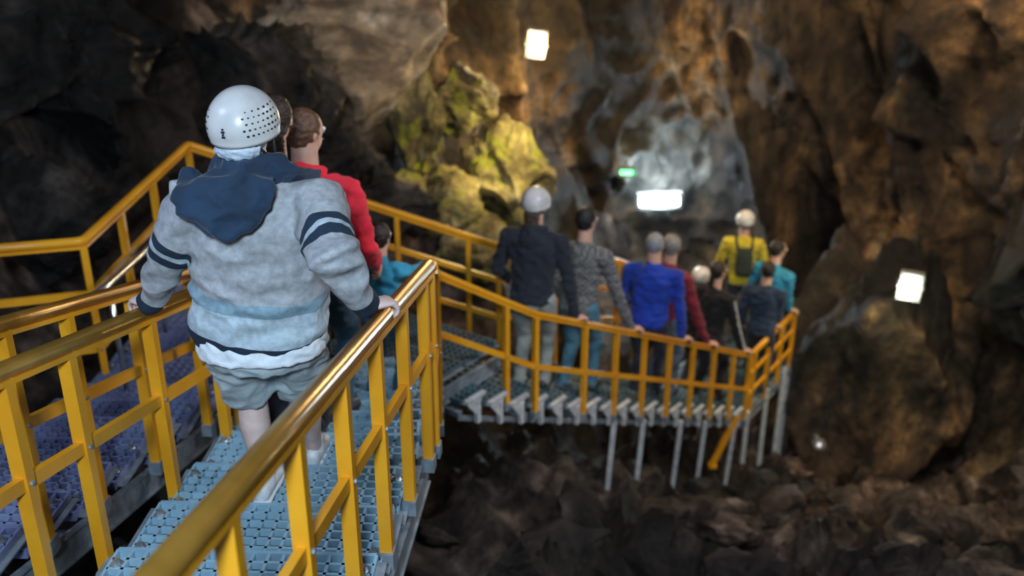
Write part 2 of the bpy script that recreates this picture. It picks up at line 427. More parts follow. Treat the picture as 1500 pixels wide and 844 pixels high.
    if helm:
        rr = (.0665 * H, .075 * H, .068 * H) if not man else (.119, .135, .125)
        helmet(E, head + UP * (.30 * hh if not man else .02), rr, hy, -.10 if not man else -.12, big=man)
    if hood:
        mb = MB()
        if man:
            mb.tube([neck + F * .07 - R * .02 + UP * .03, neck - R * .10 + UP * .025, neck - F * .09 + UP * .03, neck + R * .10 + UP * .02, neck + F * .07 + UP * .02], [.04, .048, .055, .044, .035], 12, ball=True)
            bk = -F
            def pp(r_, u_, f_): return neck + R * r_ + UP * u_ + bk * f_
            mb.loft([(pp(-.03, .035, .10), R * .14, F * .05), (pp(-.06, -.02, .14), R * .185, F * .055), (pp(-.065, -.075, .16), R * .165, F * .05),
                     (pp(-.07, -.125, .175), R * .11, F * .042), (pp(-.075, -.165, .182), R * .05, F * .025)], 22, power=2.3)
            mb.tube([pp(-.21, .0, .06), pp(-.17, -.035, .13), pp(-.09, -.08, .18)], [.04, .045, .03], 10, ball=True)
            me = remesh(mb, 'hood', .009, 4); folds(me, .018, 9., 11)
        else:
            mb.tube([neck + R * .05 * H, neck - F * .05 * H + UP * .005 * H, neck - R * .05 * H], [.02 * H, .028 * H, .02 * H], 10, ball=True)
            mb.ell(neck - F * .062 * H - UP * .04 * H, (.055 * H, .025 * H, .05 * H), R, F, UP)
            me = remesh(mb, 'hood', .014, 3); folds(me, .008, 9., 11)
        mobj('hood', me, [cloth('navy_hood', (.010, .032, .07), .6) if man else jm], E)
    if backpack:
        mb = MB(); c0 = sp(.55) - F * .09 * H
        mb.loft([(c0 - UP * .12 * H, R * .05 * H, F * .03 * H), (c0 - UP * .09 * H, R * .065 * H, F * .045 * H), (c0 + UP * .04 * H, R * .062 * H, F * .04 * H), (c0 + UP * .09 * H, R * .04 * H, F * .025 * H)], 16, power=3)
        for sd in (-1, 1): mb.tube([c0 + R * sd * .05 * H + UP * .07 * H, neck + R * sd * .06 * H + UP * 0.0 * H, sp(.75) + R * sd * .06 * H + F * .065 * H, sp(.4) + R * sd * .08 * H + F * .05 * H], .012 * H, 8)
        mobj('backpack', remesh(mb, 'backpack', .012, 2), [cloth('backpack_cloth', (.02, .03, .02))], E)
    if stripe:
        mb = MB()
        for side_, s_, e, w, d, grip, sg in arms:
            o_ = (R * sg).normalized() * ru * .98
            mb.bar(s_ + o_, e + (R * sg) * re * .95, .018, .02, up=F); mb.bar(e + (R * sg) * re * .95, w + R * sg * rw, .018, .02, up=F)
        mb.obj('sleeve_stripe', [cloth('white_stripe', (.6, .6, .6), .9)], False, E)
    return E

# ------------------------------------------------------------------ walkway parts
def railing(name, pts, post_h=1.0, spacing=.6, r=.03, mids=(.42,), metal=False, start=0., pw=.044, skip_end=False):
    pts = [V(p) for p in pts]; mb = MB()
    rp = []
    for i, p in enumerate(pts):
        if 0 < i < len(pts) - 1:
            a = (pts[i - 1] - p).normalized(); b = (pts[i + 1] - p).normalized()
            rp += [p + a * .04, p + (a + b) * .012, p + b * .04]
        else: rp.append(p)
    mb.tube(rp, r, 18, 0)
    lens = [(pts[i + 1] - pts[i]).length for i in range(len(pts) - 1)]; tot = sum(lens)
    def at(s_):
        for i, l in enumerate(lens):
            if s_ <= l + 1e-6 or i == len(lens) - 1: return pts[i].lerp(pts[i + 1], s_ / l), (pts[i + 1] - pts[i])
            s_ -= l
    for i in range(len(pts) - 1):
        mb.bar(pts[i] - UP * (r + .006), pts[i + 1] - UP * (r + .006), .05, .018, 1)
        for m_ in mids: mb.bar(pts[i] - UP * m_, pts[i + 1] - UP * m_, .028, .048, 1)
    s_ = start; ss = []
    while s_ <= tot: ss.append(s_); s_ += spacing
    acc = 0
    for l in lens[:-1]:
        acc += l; ss = [x for x in ss if abs(x - acc) > spacing * .4] + [acc]
    if not skip_end: ss = [x for x in ss if tot - x > spacing * .35] + [tot]
    for x in ss:
        p, d = at(x); d = V((d.x, d.y, 0)).normalized(); n = d.cross(UP)
        mb.box(p - UP * (post_h / 2 + r * .6), d * pw / 2, n * .024, UP * (post_h / 2 - r * .4), 1)
        mb.box(p - UP * (post_h - .03), d * (pw / 2 + .012), n * .030, UP * .035, 2)
        for m_ in mids:
            for sg in (-1, 1):
                c = p - UP * m_ + n * sg * .027
                mb.loft([(c - n * .004, d * .009, UP * .009), (c + n * .004 * sg, d * .009, UP * .009)], 6, mi=2)
    return mb.obj(name, [M['brassy_rail'] if metal else M['yellow'], M['yellow'], M['galv']], False)

def shade_rail(o):
    for p in o.data.polygons:
        if p.material_index == 0: p.use_smooth = True

def deck(mb, a, b, width, run, pitch=.042, bolts=True, bw=.0075, brackets=False, level=False, stringer=True):
    a = V(a); b = V(b); hd = V((b.x - a.x, b.y - a.y, 0)); L = hd.length; F = hd.normalized(); R = F.cross(UP)
    n = max(1, round(L / run)); rn = L / n
    for i in range(n):
        c = a.lerp(b, (i + .5) / n)
        if level: c.z = a.z
        dz = .015
        k = int(width / pitch)
        for j in range(k + 1):
            x = -width / 2 + width * j / k
            mb.box(c + R * x - UP * dz, R * bw / 2, F * rn * .48, UP * dz)
        k = max(2, int(rn / pitch))
        for j in range(k + 1):
            y = -rn * .48 + rn * .96 * j / k
            w_ = bw if 0 < j < k else .018
            mb.box(c + F * y - UP * (dz if 0 < j < k else .02), R * width / 2, F * w_ / 2, UP * (dz if 0 < j < k else .022))
        for sd in (-1, 1):
            mb.box(c + R * sd * (width / 2 + .02) - UP * .03, R * .02, F * rn * .46, UP * .004, 1)
            if bolts:
                for y in (-.26, .26):
                    q = c + R * sd * (width / 2 - .03) + F * rn * y
                    mb.loft([(q, R * .023, F * .023), (q + UP * .005, R * .023, F * .023)], 12, mi=2)
                    mb.loft([(q + UP * .005, R * .014, F * .014), (q + UP * .022, R * .013, F * .013)], 6, mi=2)
            if brackets:
                q = c + R * sd * (width / 2 + .035)
                t0 = q - F * rn * .42 - UP * .02; t1 = q + F * rn * .30 - UP * .02; t2 = q + F * rn * .05 - UP * .19
                o = R * .006
                mb.add([t0 - o, t1 - o, t2 - o, t0 + o, t1 + o, t2 + o], [(0, 2, 1), (3, 4, 5), (0, 1, 4, 3), (1, 2, 5, 4), (2, 0, 3, 5)], 3)
                mb.box(q - UP * .015, R * .02, F * rn * .40, UP * .012, 3)
                mb.box(q - UP * .16 + F * rn * .1, R * .018, F * .020, UP * .10, 3)
    for sd in (-1, 1):
        o = R * sd * (width / 2 + .03)
        q0 = a + o - UP * .17; q1 = b + o - UP * .17
        if stringer:
            mb.bar(q0, q1, .012, .13, 1)
            mb.bar(q0 + UP * .065, q1 + UP * .065, .035, .01, 1); mb.bar(q0 - UP * .065, q1 - UP * .065, .035, .01, 1)
        else:
            mb.bar(q0 - UP * .06 - R * sd * .05, q1 - UP * .06 - R * sd * .05, .012, .045, 1)
    for i in range(0, n + 1, 3):
        c = a.lerp(b, i / n) - UP * .19
        mb.bar(c - R * width / 2, c + R * width / 2, .05, .05, 1)
    return F, R

def rpt(Y): return V((-.758 + .09 * Y, Y, -.893 - .187 * Y))
def fl(Y): return -1.823 - .187 * Y

C0 = V((-.38, 4.21, -1.68)); S0 = V((-.57, 6.95, -2.83)); S1 = V((.2, 7.6, -3.46)); S3 = V((3.02, 11.27, -5.7)); E1 = V((3.94, 12.62, -5.7))
FD = V((.609, .793, 0)); PD = V((-.793, .609, 0))
def st(t, perp=0, dz=-.82): return S1.lerp(S3, t) + PD * perp + UP * dz

DM = [M['grate'], M['galv'], M['bolt'], M['galv2']]
mb = MB()
deck(mb, (-1.11, -.2, fl(-.2)), (-.94, 4.25, fl(4.25)), .97, .40, .056, bw=.012)
mb.obj('stair_flight', DM)
mb = MB()
deck(mb, (-.98, 4.27, -2.67), (-1.15, 7.1, -3.68), 1.0, .30, .058, bw=.012)
mb.obj('stair_flight', DM)
mb = MB()
deck(mb, st(-.2, .62), st(1, .62), 1.12, .29, .06, bolts=False, bw=.014, brackets=True, stringer=False)
deck(mb, (-1.15, 7.1, -3.70), (-.6, 7.9, -3.72), 1.15, .5, .06, bolts=False, bw=.014, level=True)
mb.obj('stair_flight', [M['grate3']] + DM[1:])
LD = V((.563, .826, 0)); LP = V((-.826, .563, 0))
mb = MB()
deck(mb, S3 + LP * .65 - UP * .84, E1 + LP * .65 - UP * .84, 1.2, .5, .06, bolts=False, bw=.014, level=True)
deck(mb, S3 + LD * 1.05 + LP * .95 - UP * .52, E1 + LD * .6 + LP * .95 - UP * .52, .8, .5, .06, bolts=False, bw=.014, level=True)
mb.obj('viewing_platform', [M['grate3']] + DM[1:])
mb = MB()
def gz(x, y):
    perp = -.793 * (x - .2) + .609 * (y - 7.6)
    z = -2.0 - .45 * y - .15 * x
    z += min(5.5, 1.6 * max(0, perp - 1.8))
    z += 1.3 * max(0, -x - 3.3)
    z += .9 * max(0, x - 6.2)
    return z
for t in (.30, .43, .62, .76, .95):
    p = st(t, .02, -1.0)
    mb.bar(p, V((p.x - .05, p.y, min(gz(p.x, p.y) - .1, p.z - .4))), .05, .05, 0, up=V((1, 0, 0)))
for q in (S3 + V((.05, .05, 0)), E1, E1 + LD * -.12 + LP * 0.02, S3 + LD * .8, E1 + LP * 1.25):
    mb.bar(q - UP * .85, V((q.x, q.y, -8.5)), .055, .055, 0, up=V((1, 0, 0)))
mb.obj('steel_support_legs', [M['galv2']])
mb = MB(); q = st(.95, .0, -.9); mb.bar(q, q + V((-.28, -.1, -.65)), .06, .06); mb.bar(q + V((-.28, -.1, -.65)), q + V((-.28, -.1, -.7)), .1, .1)
mb.obj('yellow_brace', [M['yellow']])

o = railing('yellow_railing', [rpt(-.3), C0], 1.0, .47, .033, (.40,), True, start=.2); shade_rail(o)
o = railing('yellow_railing', [C0 + V((.01, .06, -.02)), S0, S1, S3], 1.0, .62, .026, (.5,), False, start=.62); shade_rail(o)
o = railing('yellow_railing', [S3 + LD * .07, E1], 1.0, .5, .026, (.3, .6), False, start=.1); shade_rail(o)
Lr = [V((-1.72, .6, -.93)), V((-1.56, 2.69, -1.42)), V((-1.47, 3.65, -1.655)), V((-1.41, 4.25, -1.80)), V((-1.55, 5.3, -2.25)), V((-1.75, 7.0, -2.85))]
o = railing('yellow_railing', Lr, 1.0, .56, .03, (.40,), True, start=.28); shade_rail(o)
o = railing('yellow_railing', [V((-1.95, 1.2, -.95)), V((-1.85, 3.26, -1.527)), V((-1.75, 4.97, -2.02))], 1.0, .6, .03, (.42,), True, start=.2); shade_rail(o)
o = railing('yellow_railing', [V((-3.6, 5.35, -2.08)), V((-2.72, 5.91, -2.19)), V((-2.77, 8.3, -2.19)), V((-.13, 8.9, -3.34)), V((1.25, 10.9, -4.28)), V((1.9, 12.0, -4.9))], 1.35, .72, .03, (.36, .75), False, start=.3); shade_rail(o)
mb = MB(); mb.tube([V((-2.35, 4.9, -2.2)), V((-2.43, 5.53, -2.32)), V((-2.53, 6.56, -2.45)), V((-2.55, 7.1, -2.5))], .022, 14)
for q in (V((-2.43, 5.53, -2.32)), V((-2.53, 6.56, -2.45))): mb.tube([q, q - UP * .8], .016, 10)
mb.obj('steel_handrail', [mat('polished_steel', (.8, .82, .85), None, 10, .2, .9)], True)
mb = MB()
deck(mb, (-2.38, 1.2, -1.84), (-2.28, 5.6, -3.10), .86, .40, .056, bw=.012)
deck(mb, (-2.28, 5.6, -3.12), (-2.2, 8.2, -3.2), .95, .5, .058, bw=.012, level=True)
mb.obj('side_walkway', [M['grate2']] + DM[1:])

# ------------------------------------------------------------------ cave
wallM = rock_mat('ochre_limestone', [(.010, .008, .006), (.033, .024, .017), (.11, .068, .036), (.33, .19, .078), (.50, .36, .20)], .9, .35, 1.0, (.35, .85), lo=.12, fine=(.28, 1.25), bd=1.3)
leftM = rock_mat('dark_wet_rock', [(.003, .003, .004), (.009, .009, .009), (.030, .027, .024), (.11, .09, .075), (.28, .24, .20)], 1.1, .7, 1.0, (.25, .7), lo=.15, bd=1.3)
groundM = rock_mat('dark_rubble', [(.004, .003, .002), (.018, .012, .009), (.065, .042, .031), (.19, .13, .095), (.34, .27, .22)], 1.8, 1., 1.0, (.3, .8), lo=.15, bd=1.2)
paleM = rock_mat('pale_boulder_rock', [(.03, .022, .014), (.10, .065, .038), (.28, .21, .14), (.50, .44, .35)], .8, 2.6, .6, (.5, .8), lo=.5, fine=(.6, 1.15), bd=.8)
glowM = rock_mat('grey_halo_rock', [(.014, .012, .010), (.05, .045, .036), (.15, .14, .12), (.40, .39, .36)], 1.6, .7, 1.0, (.3, .8), lo=.5, fine=(.25, 1.2), bd=1.3)  # paler rock colour put in so the fluorescent lamp's halo reads
mossM = rock_mat('mossy_rock', [(.03, .022, .008), (.12, .09, .035), (.36, .28, .11), (.60, .50, .26)], 1.5, 1., .9, (.6, .9), moss=(.24, .25, .012), lo=.8, mossr=(.53, .62), fine=(.4, 1.2), bd=.9)

def fbm(p, o=5):
    s_ = 0; a = 1
    for _ in range(o): s_ += a * noise.noise(p); p = p * 2.07; a *= .52
    return s_
def ridge(p, o=5):
    s_ = 0; a = 1; w = 1
    for _ in range(o):
        n = 1 - abs(noise.noise(p)) * 2.2; n = max(0, n) ** 2 * w; s_ += n * a; w = min(1, n * 1.6); p = p * 2.13 + V((3.1, 1.7, .4)); a *= .5
    return s_
ctrl = [V((-7, -4, 0)), V((-6.6, 1, 0)), V((-5.6, 5, 0)), V((-5.0, 9, 0)), V((-3.4, 13, 0)), V((-.9, 16.2, 0)), V((2.2, 17.0, 0)), V((5.2, 16.0, 0)), V((7.2, 13.4, 0)), V((8.6, 9.5, 0)), V((9.2, 4, 0)), V((8, -3, 0))]
def cat(t):
    n = len(ctrl) - 1; i = min(int(t * n), n - 1); f = t * n - i
    p0 = ctrl[max(i - 1, 0)]; p1 = ctrl[i]; p2 = ctrl[i + 1]; p3 = ctrl[min(i + 2, n)]
    return .5 * ((2 * p1) + (p2 - p0) * f + (2 * p0 - 5 * p1 + 4 * p2 - p3) * f * f + (3 * p1 - p0 - 3 * p2 + p3) * f ** 3)
def bulge(x, z, cx, cz, rx, rz):
    d = ((x - cx) / rx) ** 2 + ((z - cz) / rz) ** 2
    return math.exp(-d)
nu, nv = 620, 190; vs = []; fs = []; mi = []
for i in range(nu + 1):
    t = i / nu; p = cat(t); q = cat(min(1, t + .002)); q0 = cat(max(0, t - .002)); d = (q - q0).normalized(); n = V((d.y, -d.x, 0))
    for j in range(nv + 1):
        z = -12 + 17 * j / nv
        w = V((p.x, p.y, z))
        lf = 1 if p.x < -1.5 else 0
        b1_ = bulge(p.x, z, .4, -2.7, 1.1, 1.6) if p.y > 12 else 0
        b2_ = bulge(p.x, z, 2.4, -4.6, 1.3, 1.3) if p.y > 12 else 0
        bb = min(1, b1_ + b2_)
        dis = 1.0 * fbm(V((w.x * .35, w.y * .35, z * .22)), 3)
        wz = V((w.x * .5 + .22 * z, w.y * .5, z * .13 + 3))
        dis += (.75 * ridge(wz, 3) if not lf else .5 * ridge(w * .5, 5))
        dist, _ = noise.voronoi(V((w.x * .8, w.y * .8, z * .5)), distance_metric='DISTANCE')
        dis += .3 * (dist[1] - dist[0])
        over = .06 * max(0, z + 5) ** 1.6
        tot = dis + over
        tot = tot * (1 - bb) + bb * (1.05 + .35 * (dist[1] - dist[0]) + .25 * fbm(w * .9, 4))
        tot += (.18 if lf else .13) * ridge(w * 1.6, 4)
        vs.append(w + n * tot)
for i in range(nu):
    for j in range(nv):
        a = i * (nv + 1) + j; fs.append((a, a + nv + 1, a + nv + 2, a + 1))
        x_ = vs[a].x; z_ = vs[a].z
        k_ = 0
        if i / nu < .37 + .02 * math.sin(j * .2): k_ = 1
        elif vs[a].y > 12 and bulge(x_, z_, 2.4, -4.6, .85, .85) + .3 * noise.noise(vs[a] * 1.5) > .38: k_ = 2  # patch around the fluorescent lamp, coloured to carry its halo
        mi.append(k_)
me = bpy.data.meshes.new('wall_back'); me.from_pydata(vs, [], fs)
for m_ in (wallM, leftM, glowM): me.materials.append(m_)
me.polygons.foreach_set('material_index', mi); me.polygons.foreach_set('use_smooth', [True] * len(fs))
S.collection.objects.link(bpy.data.objects.new('wall_back', me))
BV = BVHTree.FromPolygons(vs, fs)
def wall_y(x, z):
    ys = []
    for dx in (-.25, 0, .25):
        for dz in (-.2, 0, .2):
            h = BV.ray_cast(V((x + dx, 9, z + dz)), V((0, 1, 0)))
            if h[0]: ys.append(h[0].y)
    return min(ys) if ys else 15.5

vs = []; fs = []; nx, ny = 300, 330
for i in range(nx + 1):
    x = -9 + 19 * i / nx
    for j in range(ny + 1):
        y = -4 + 23 * j / ny
        z = gz(x, y)
        dist, _ = noise.voronoi(V((x * 1.0 + .3 * noise.noise(V((x, y, 0))), y * 1.0, 0.3)))
        z += .5 * min(.8, dist[1] - dist[0]) - .5
        z += .5 * ridge(V((x * .6, y * .6, 2)), 4)
        z += .2 * fbm(V((x * 1.8, y * 1.8, 5)), 4)
        if y < 5.2 and x < 1: z -= .5
        vs.append((x, y, z))
for i in range(nx):
    for j in range(ny):
        a = i * (ny + 1) + j; fs.append((a, a + ny + 1, a + ny + 2, a + 1))
me = bpy.data.meshes.new('floor'); me.from_pydata(vs, [], fs); me.materials.append(groundM)
me.polygons.foreach_set('use_smooth', [False] * len(fs)); S.collection.objects.link(bpy.data.objects.new('floor', me))

vs = []; fs = []
for i in range(61):
    for j in range(61):
        x = -9 + 20 * i / 60; y = -5 + 25 * j / 60
        vs.append((x, y, 4.2 + .8 * fbm(V((x * .4, y * .4, 9)), 4)))
for i in range(60):
    for j in range(60):
        a = i * 61 + j; fs.append((a, a + 1, a + 62, a + 61))
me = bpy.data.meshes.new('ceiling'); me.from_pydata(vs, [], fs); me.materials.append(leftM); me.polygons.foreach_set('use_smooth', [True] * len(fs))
S.collection.objects.link(bpy.data.objects.new('ceiling', me))

def rock(name, c, r, m, seed, sub=5, rot=0., cuts=14, rough_=.10, tight=.62, rid=.22, fr=1.3):
    bm = bmesh.new(); bmesh.ops.create_icosphere(bm, subdivisions=sub, radius=1)
    rg = random.Random(seed); pl = []
    for _ in range(cuts):
        n = V((rg.gauss(0, 1), rg.gauss(0, 1), rg.gauss(0, 1))).normalized(); pl.append((n, rg.uniform(tight, .95)))
    R = Matrix.Rotation(rot, 3, 'Z'); off = V((seed * 1.7, seed * .9, 2))
    for v in bm.verts:
        p = v.co.copy()
        for n, d in pl:
            k = p.dot(n)
            if k > d: p -= n * (k - d) * .92
        u = p.normalized()
        p += u * (rough_ * fbm(p * 1.8 + off, 5) + rid * (ridge(p * fr + off, 4) - .6))
        v.co = R @ V((p.x * r[0], p.y * r[1], p.z * r[2]))
    me = bpy.data.meshes.new(name); bm.to_mesh(me); bm.free(); me.materials.append(m)
    me.polygons.foreach_set('use_smooth', [True] * len(me.polygons))
    o = bpy.data.objects.new(name, me); o.location = c; S.collection.objects.link(o); return o

rock('pale_boulder', (-1.9, 12.2, -1.65), (1.2, 1.0, 1.3), paleM, 3, 6, .2, rid=.09, rough_=.10)
rock('pale_boulder', (-3.5, 12.0, -1.2), (1.2, .9, 1.3), wallM, 8, 6, .5, rid=.1)
for c, r, s_ in [((-.65, 12.9, -2.85), (.70, .5, .50), 11), ((-.05, 12.3, -3.65), (.66, .5, .70), 12), ((-.80, 12.0, -3.95), (.55, .45, .48), 13), ((-1.20, 12.4, -3.0), (.36, .4, .75), 14), ((-.5, 11.9, -4.5), (.6, .5, .45), 15), ((-1.4, 11.9, -3.9), (.42, .4, .4), 16)]:
    rock('mossy_rock', c, r, mossM, s_, 6, s_, rid=.10, fr=1.2, rough_=.16)
for c, r, s_ in [((-4.3, 8.8, -1.7), (1.2, 1.0, 1.1), 21), ((-2.9, 10.6, -2.2), (.9, .8, .9), 22), ((-4.0, 7.6, -2.7), (.8, .8, .6), 23), ((-2.2, 11.0, -3.2), (.8, .7, .55), 24), ((-1.6, 11.2, -3.7), (.6, .6, .5), 25),
                 ((-4.3, 10.4, -.9), (1.2, .9, 1.3), 26), ((-5.0, 7.0, -1.2), (1.1, 1.1, 1.3), 27), ((-3.3, 9.2, -3.1), (.6, .6, .45), 28), ((-2.6, 9.6, -3.4), (.5, .5, .4), 29), ((-4.6, 6.2, -3.0), (.9, .8, .6), 30)]:
    rock('dark_boulder', c, r, leftM, s_, 6, s_, rid=.26, fr=1.2)
rock('cave_outcrop', (5.35, 12.9, -6.9), (1.25, 1.0, 2.2), wallM, 31, 6, .3, cuts=6, tight=.75, rid=.28, fr=.9)
rock('cave_outcrop', (6.9, 11.9, -4.6), (1.2, .9, 1.6), leftM, 32, 6, .9, rid=.3, fr=1.0)
rock('cave_outcrop', (6.9, 10.2, -7.3), (.9, .8, 1.1), leftM, 33, 6, .9, rid=.3)
rg = random.Random(5)
for i in range(80):
    x = rg.uniform(-.6, 5.2); y = rg.uniform(5.6, 12.6)
    perp = -.793 * (x - .2) + .609 * (y - 7.6)
    if perp > -.35 and x < 4: continue
    s_ = rg.uniform(.10, .34)
    o = rock('loose_rock', (x, y, gz(x, y) + .1), (s_ * 1.3, s_, s_ * .7), groundM, 100 + i, 4, rg.uniform(0, 6), cuts=16, tight=.45, rid=.12)
    o.rotation_euler = (rg.uniform(-.5, .5), rg.uniform(-.5, .5), 0)

# ------------------------------------------------------------------ lamps
def lampfix(name, c, w, h, facing, col, stren, roll=0.):
    c = V(c); n = V(facing).normalized(); x = n.cross(UP).normalized(); y = x.cross(n)
    x, y = x * math.cos(roll) + y * math.sin(roll), y * math.cos(roll) - x * math.sin(roll)
    E = bpy.data.objects.new(name, None); S.collection.objects.link(E); E.location = c
    mb = MB(); mb.box(-n * .05, x * (w / 2 + .035), y * (h / 2 + .035), n * .045)
    for sd in (-1, 1):
        mb.box(n * .005 + x * sd * (w / 2 + .022), x * .014, y * (h / 2 + .035), n * .02)
        mb.box(n * .005 + y * sd * (h / 2 + .022), x * (w / 2 + .035), y * .014, n * .02)
    for k in range(5): mb.box(-n * .11 + x * (w * .8 * (k / 4 - .5)), x * .006, y * h * .4, n * .03)
    mb.box(-n * .25, x * .03, y * .03, n * .2)
    for sd in (-1, 1): mb.box(-n * .06 + x * sd * (w / 2 + .05), x * .006, y * .02, n * .1)
    mb.obj('housing', [mat(name + '_housing', (.25, .26, .27), None, 20, .5, .5)], False, E)
    mb = MB(); mb.loft([(V((0, 0, 0)) - n * .004, x * w / 2, y * h / 2), (n * .006, x * w / 2 * .97, y * h / 2 * .97)], 24, power=8)
    mb.obj('glass', [mat(name + '_glass', (1, 1, 1), None, 5, .3, emit=col, estr=stren)], False, E)
    return E
def point(name, loc, col, e, r=.1):
    l = bpy.data.lights.new(name, 'POINT'); l.energy = e; l.color = col; l.shadow_soft_size = r
    o = bpy.data.objects.new(name, l); o.location = loc; S.collection.objects.link(o)
def aim(o, loc, tgt): o.location = loc; o.rotation_euler = (V(tgt) - V(loc)).to_track_quat('-Z', 'Y').to_euler()
def area(name, loc, tgt, col, e, sz):
    l = bpy.data.lights.new(name, 'AREA'); l.energy = e; l.color = col; l.size = sz
    o = bpy.data.objects.new(name, l); aim(o, loc, tgt); S.collection.objects.link(o)
def spot(name, loc, tgt, col, e, ang, blend=.6, r=.08):
    l = bpy.data.lights.new(name, 'SPOT'); l.energy = e; l.color = col; l.spot_size = math.radians(ang); l.spot_blend = blend; l.shadow_soft_size = r
    o = bpy.data.objects.new(name, l); aim(o, loc, tgt); S.collection.objects.link(o)

p1 = V((.35, wall_y(.35, -2.35) - .3, -2.35))
lampfix('wall_floodlight', p1, .20, .34, (-.05, -1, -.25), (1, .95, .8), 24, roll=.12)
point('floodlight_glow', p1 + V((.22, -.26, -.25)), (1, .72, .34), 190, .12)
point('floodlight_glow', p1 + V((-.25, -.30, .10)), (1, .72, .34), 80, .12)
p2 = V((2.42, wall_y(2.4, -5.08) - .3, -5.08))
lampfix('fluorescent_wall_light', p2, .66, .19, (-.15, -1, -.1), (.85, .95, 1), 28, roll=-.08)
point('fluorescent_glow', p2 + V((-.12, -.04, .36)), (.70, .87, 1), 120, .1)
point('fluorescent_glow', p2 + V((.30, -.04, .40)), (.70, .87, 1), 45, .1)
point('fluorescent_glow', p2 + V((.0, -.08, -.33)), (.70, .87, 1), 75, .1)
lampfix('wall_floodlight', (4.93, 11.35, -4.80), .20, .29, (-.35, -1, -.05), (1, 1, .72), 22, roll=.05)
point('floodlight_glow', (4.78, 11.1, -4.95), (.95, 1, .7), 45, .12)
p3 = V((1.83, wall_y(1.83, -4.52) - .45, -4.52))
lampfix('green_exit_light', p3, .2, .08, (-.1, -1, -.1), (.01, 1, .22), 3.5)
point('exit_glow', p3 + V((.2, -.1, 0)), (.1, 1, .4), 5, .05)
spot('moss_fill', (.9, 11.0, -2.4), (-.6, 12.6, -3.6), (1, .84, .32), 430, 52, .8)  # added warm spot brightening the mossy rocks, no visible fixture
spot('boulder_fill', (-.2, 10.6, -3.3), (-1.6, 12.4, -1.7), (1, .86, .62), 110, 52, .9)  # unseen warm fill on the pale boulder, no fixture modelled
area('stair_key', (-.2, -.7, .8), (-1.1, 3.7, -1.8), (.62, .82, 1), 255, .5)  # unseen cool key light behind the camera, for the man and stairs
area('walkway_fill', (-3.2, 2.2, 1.2), (-2.0, 4.0, -2.4), (.55, .68, 1), 50, .5)  # additional unseen cool fill for the side walkway
area('flight_fill', (2.6, 4.8, .6), (1.5, 9.6, -4.6), (.95, .95, 1), 190, .8)  # unseen fill light for the lower flight, not a fixture
area('wall_wash', (4.8, 9.8, 1.8), (6.6, 15.0, -1.8), (1, .74, .44), 560, .8)
area('wall_wash', (.4, 11.0, 2.2), (.8, 16.5, -2.4), (1, .72, .38), 110, 1.2)
spot('rubble_light', (3.6, 8.6, -4.6), (4.8, 11.0, -8.0), (1, .70, .44), 300, 44, .9)
spot('rubble_light', (1.6, 5.2, -2.6), (.9, 7.8, -5.8), (1, .80, .72), 50, 80, .9)
spot('left_rock_light', (-1.5, 5.5, 1.8), (-3.6, 10.0, -1.4), (.95, .85, .75), 120, 62, .9)

# ------------------------------------------------------------------ people
sm = bpy.data.materials.new('raglan_sweatshirt'); nt, N, L, P = nodes_of(sm)
tc = N.new('ShaderNodeTexCoord'); nz = N.new('ShaderNodeTexNoise'); nz.inputs['Scale'].default_value = 40; nz.inputs['Detail'].default_value = 6
L.new(tc.outputs['Object'], nz.inputs['Vector'])
hr = N.new('ShaderNodeValToRGB'); hr.color_ramp.elements[0].position = .35; hr.color_ramp.elements[0].color = (.72, .72, .74, 1); hr.color_ramp.elements[1].position = .65; hr.color_ramp.elements[1].color = (1, 1, 1, 1)
L.new(nz.outputs['Fac'], hr.inputs['Fac'])
def cramp(attr, stops, mul, add):
    a = N.new('ShaderNodeAttribute'); a.attribute_name = attr
    m_ = N.new('ShaderNodeMath'); m_.operation = 'MULTIPLY_ADD'; m_.inputs[1].default_value = mul; m_.inputs[2].default_value = add
    L.new(a.outputs['Fac'], m_.inputs[0])
    r = N.new('ShaderNodeValToRGB'); r.color_ramp.interpolation = 'CONSTANT'; e = r.color_ramp.elements
    e[0].position = 0; e[0].color = (*stops[0][1], 1); e[1].position = stops[1][0]; e[1].color = (*stops[1][1], 1)
    for p, c in stops[2:]: x = e.new(p); x.color = (*c, 1)
    L.new(m_.outputs[0], r.inputs['Fac']); return r, a
grey = (.40, .41, .43); pale = (.50, .60, .66); midb = (.24, .36, .43); navy = (.010, .026, .05)
tr, _ = cramp('torso_t', [(0, navy), (.105, pale), (.28, midb), (.35, grey)], 1 / 1.2, .1 / 1.2)
ar, aa = cramp('arm_t', [(0, grey), (.27, navy), (.335, (.42, .48, .52)), (.37, navy), (.44, grey), (.90, navy)], 1, 0)
gt = N.new('ShaderNodeMath'); gt.operation = 'GREATER_THAN'; gt.inputs[1].default_value = .2; L.new(aa.outputs['Fac'], gt.inputs[0])
mx = N.new('ShaderNodeMix'); mx.data_type = 'RGBA'; L.new(gt.outputs[0], mx.inputs[0]); L.new(tr.outputs['Color'], mx.inputs[6]); L.new(ar.outputs['Color'], mx.inputs[7])
m2 = N.new('ShaderNodeMix'); m2.data_type = 'RGBA'; m2.blend_type = 'MULTIPLY'; m2.inputs[0].default_value = 1
L.new(mx.outputs[2], m2.inputs[6]); L.new(hr.outputs['Color'], m2.inputs[7]); L.new(m2.outputs[2], P.inputs['Base Color'])
P.inputs['Roughness'].default_value = .9
bp = N.new('ShaderNodeBump'); bp.inputs['Strength'].default_value = .3; bp.inputs['Distance'].default_value = .004; n3 = N.new('ShaderNodeTexNoise'); n3.inputs['Scale'].default_value = 150
L.new(tc.outputs['Object'], n3.inputs['Vector']); L.new(n3.outputs['Fac'], bp.inputs['Height']); L.new(bp.outputs['Normal'], P.inputs['Normal'])

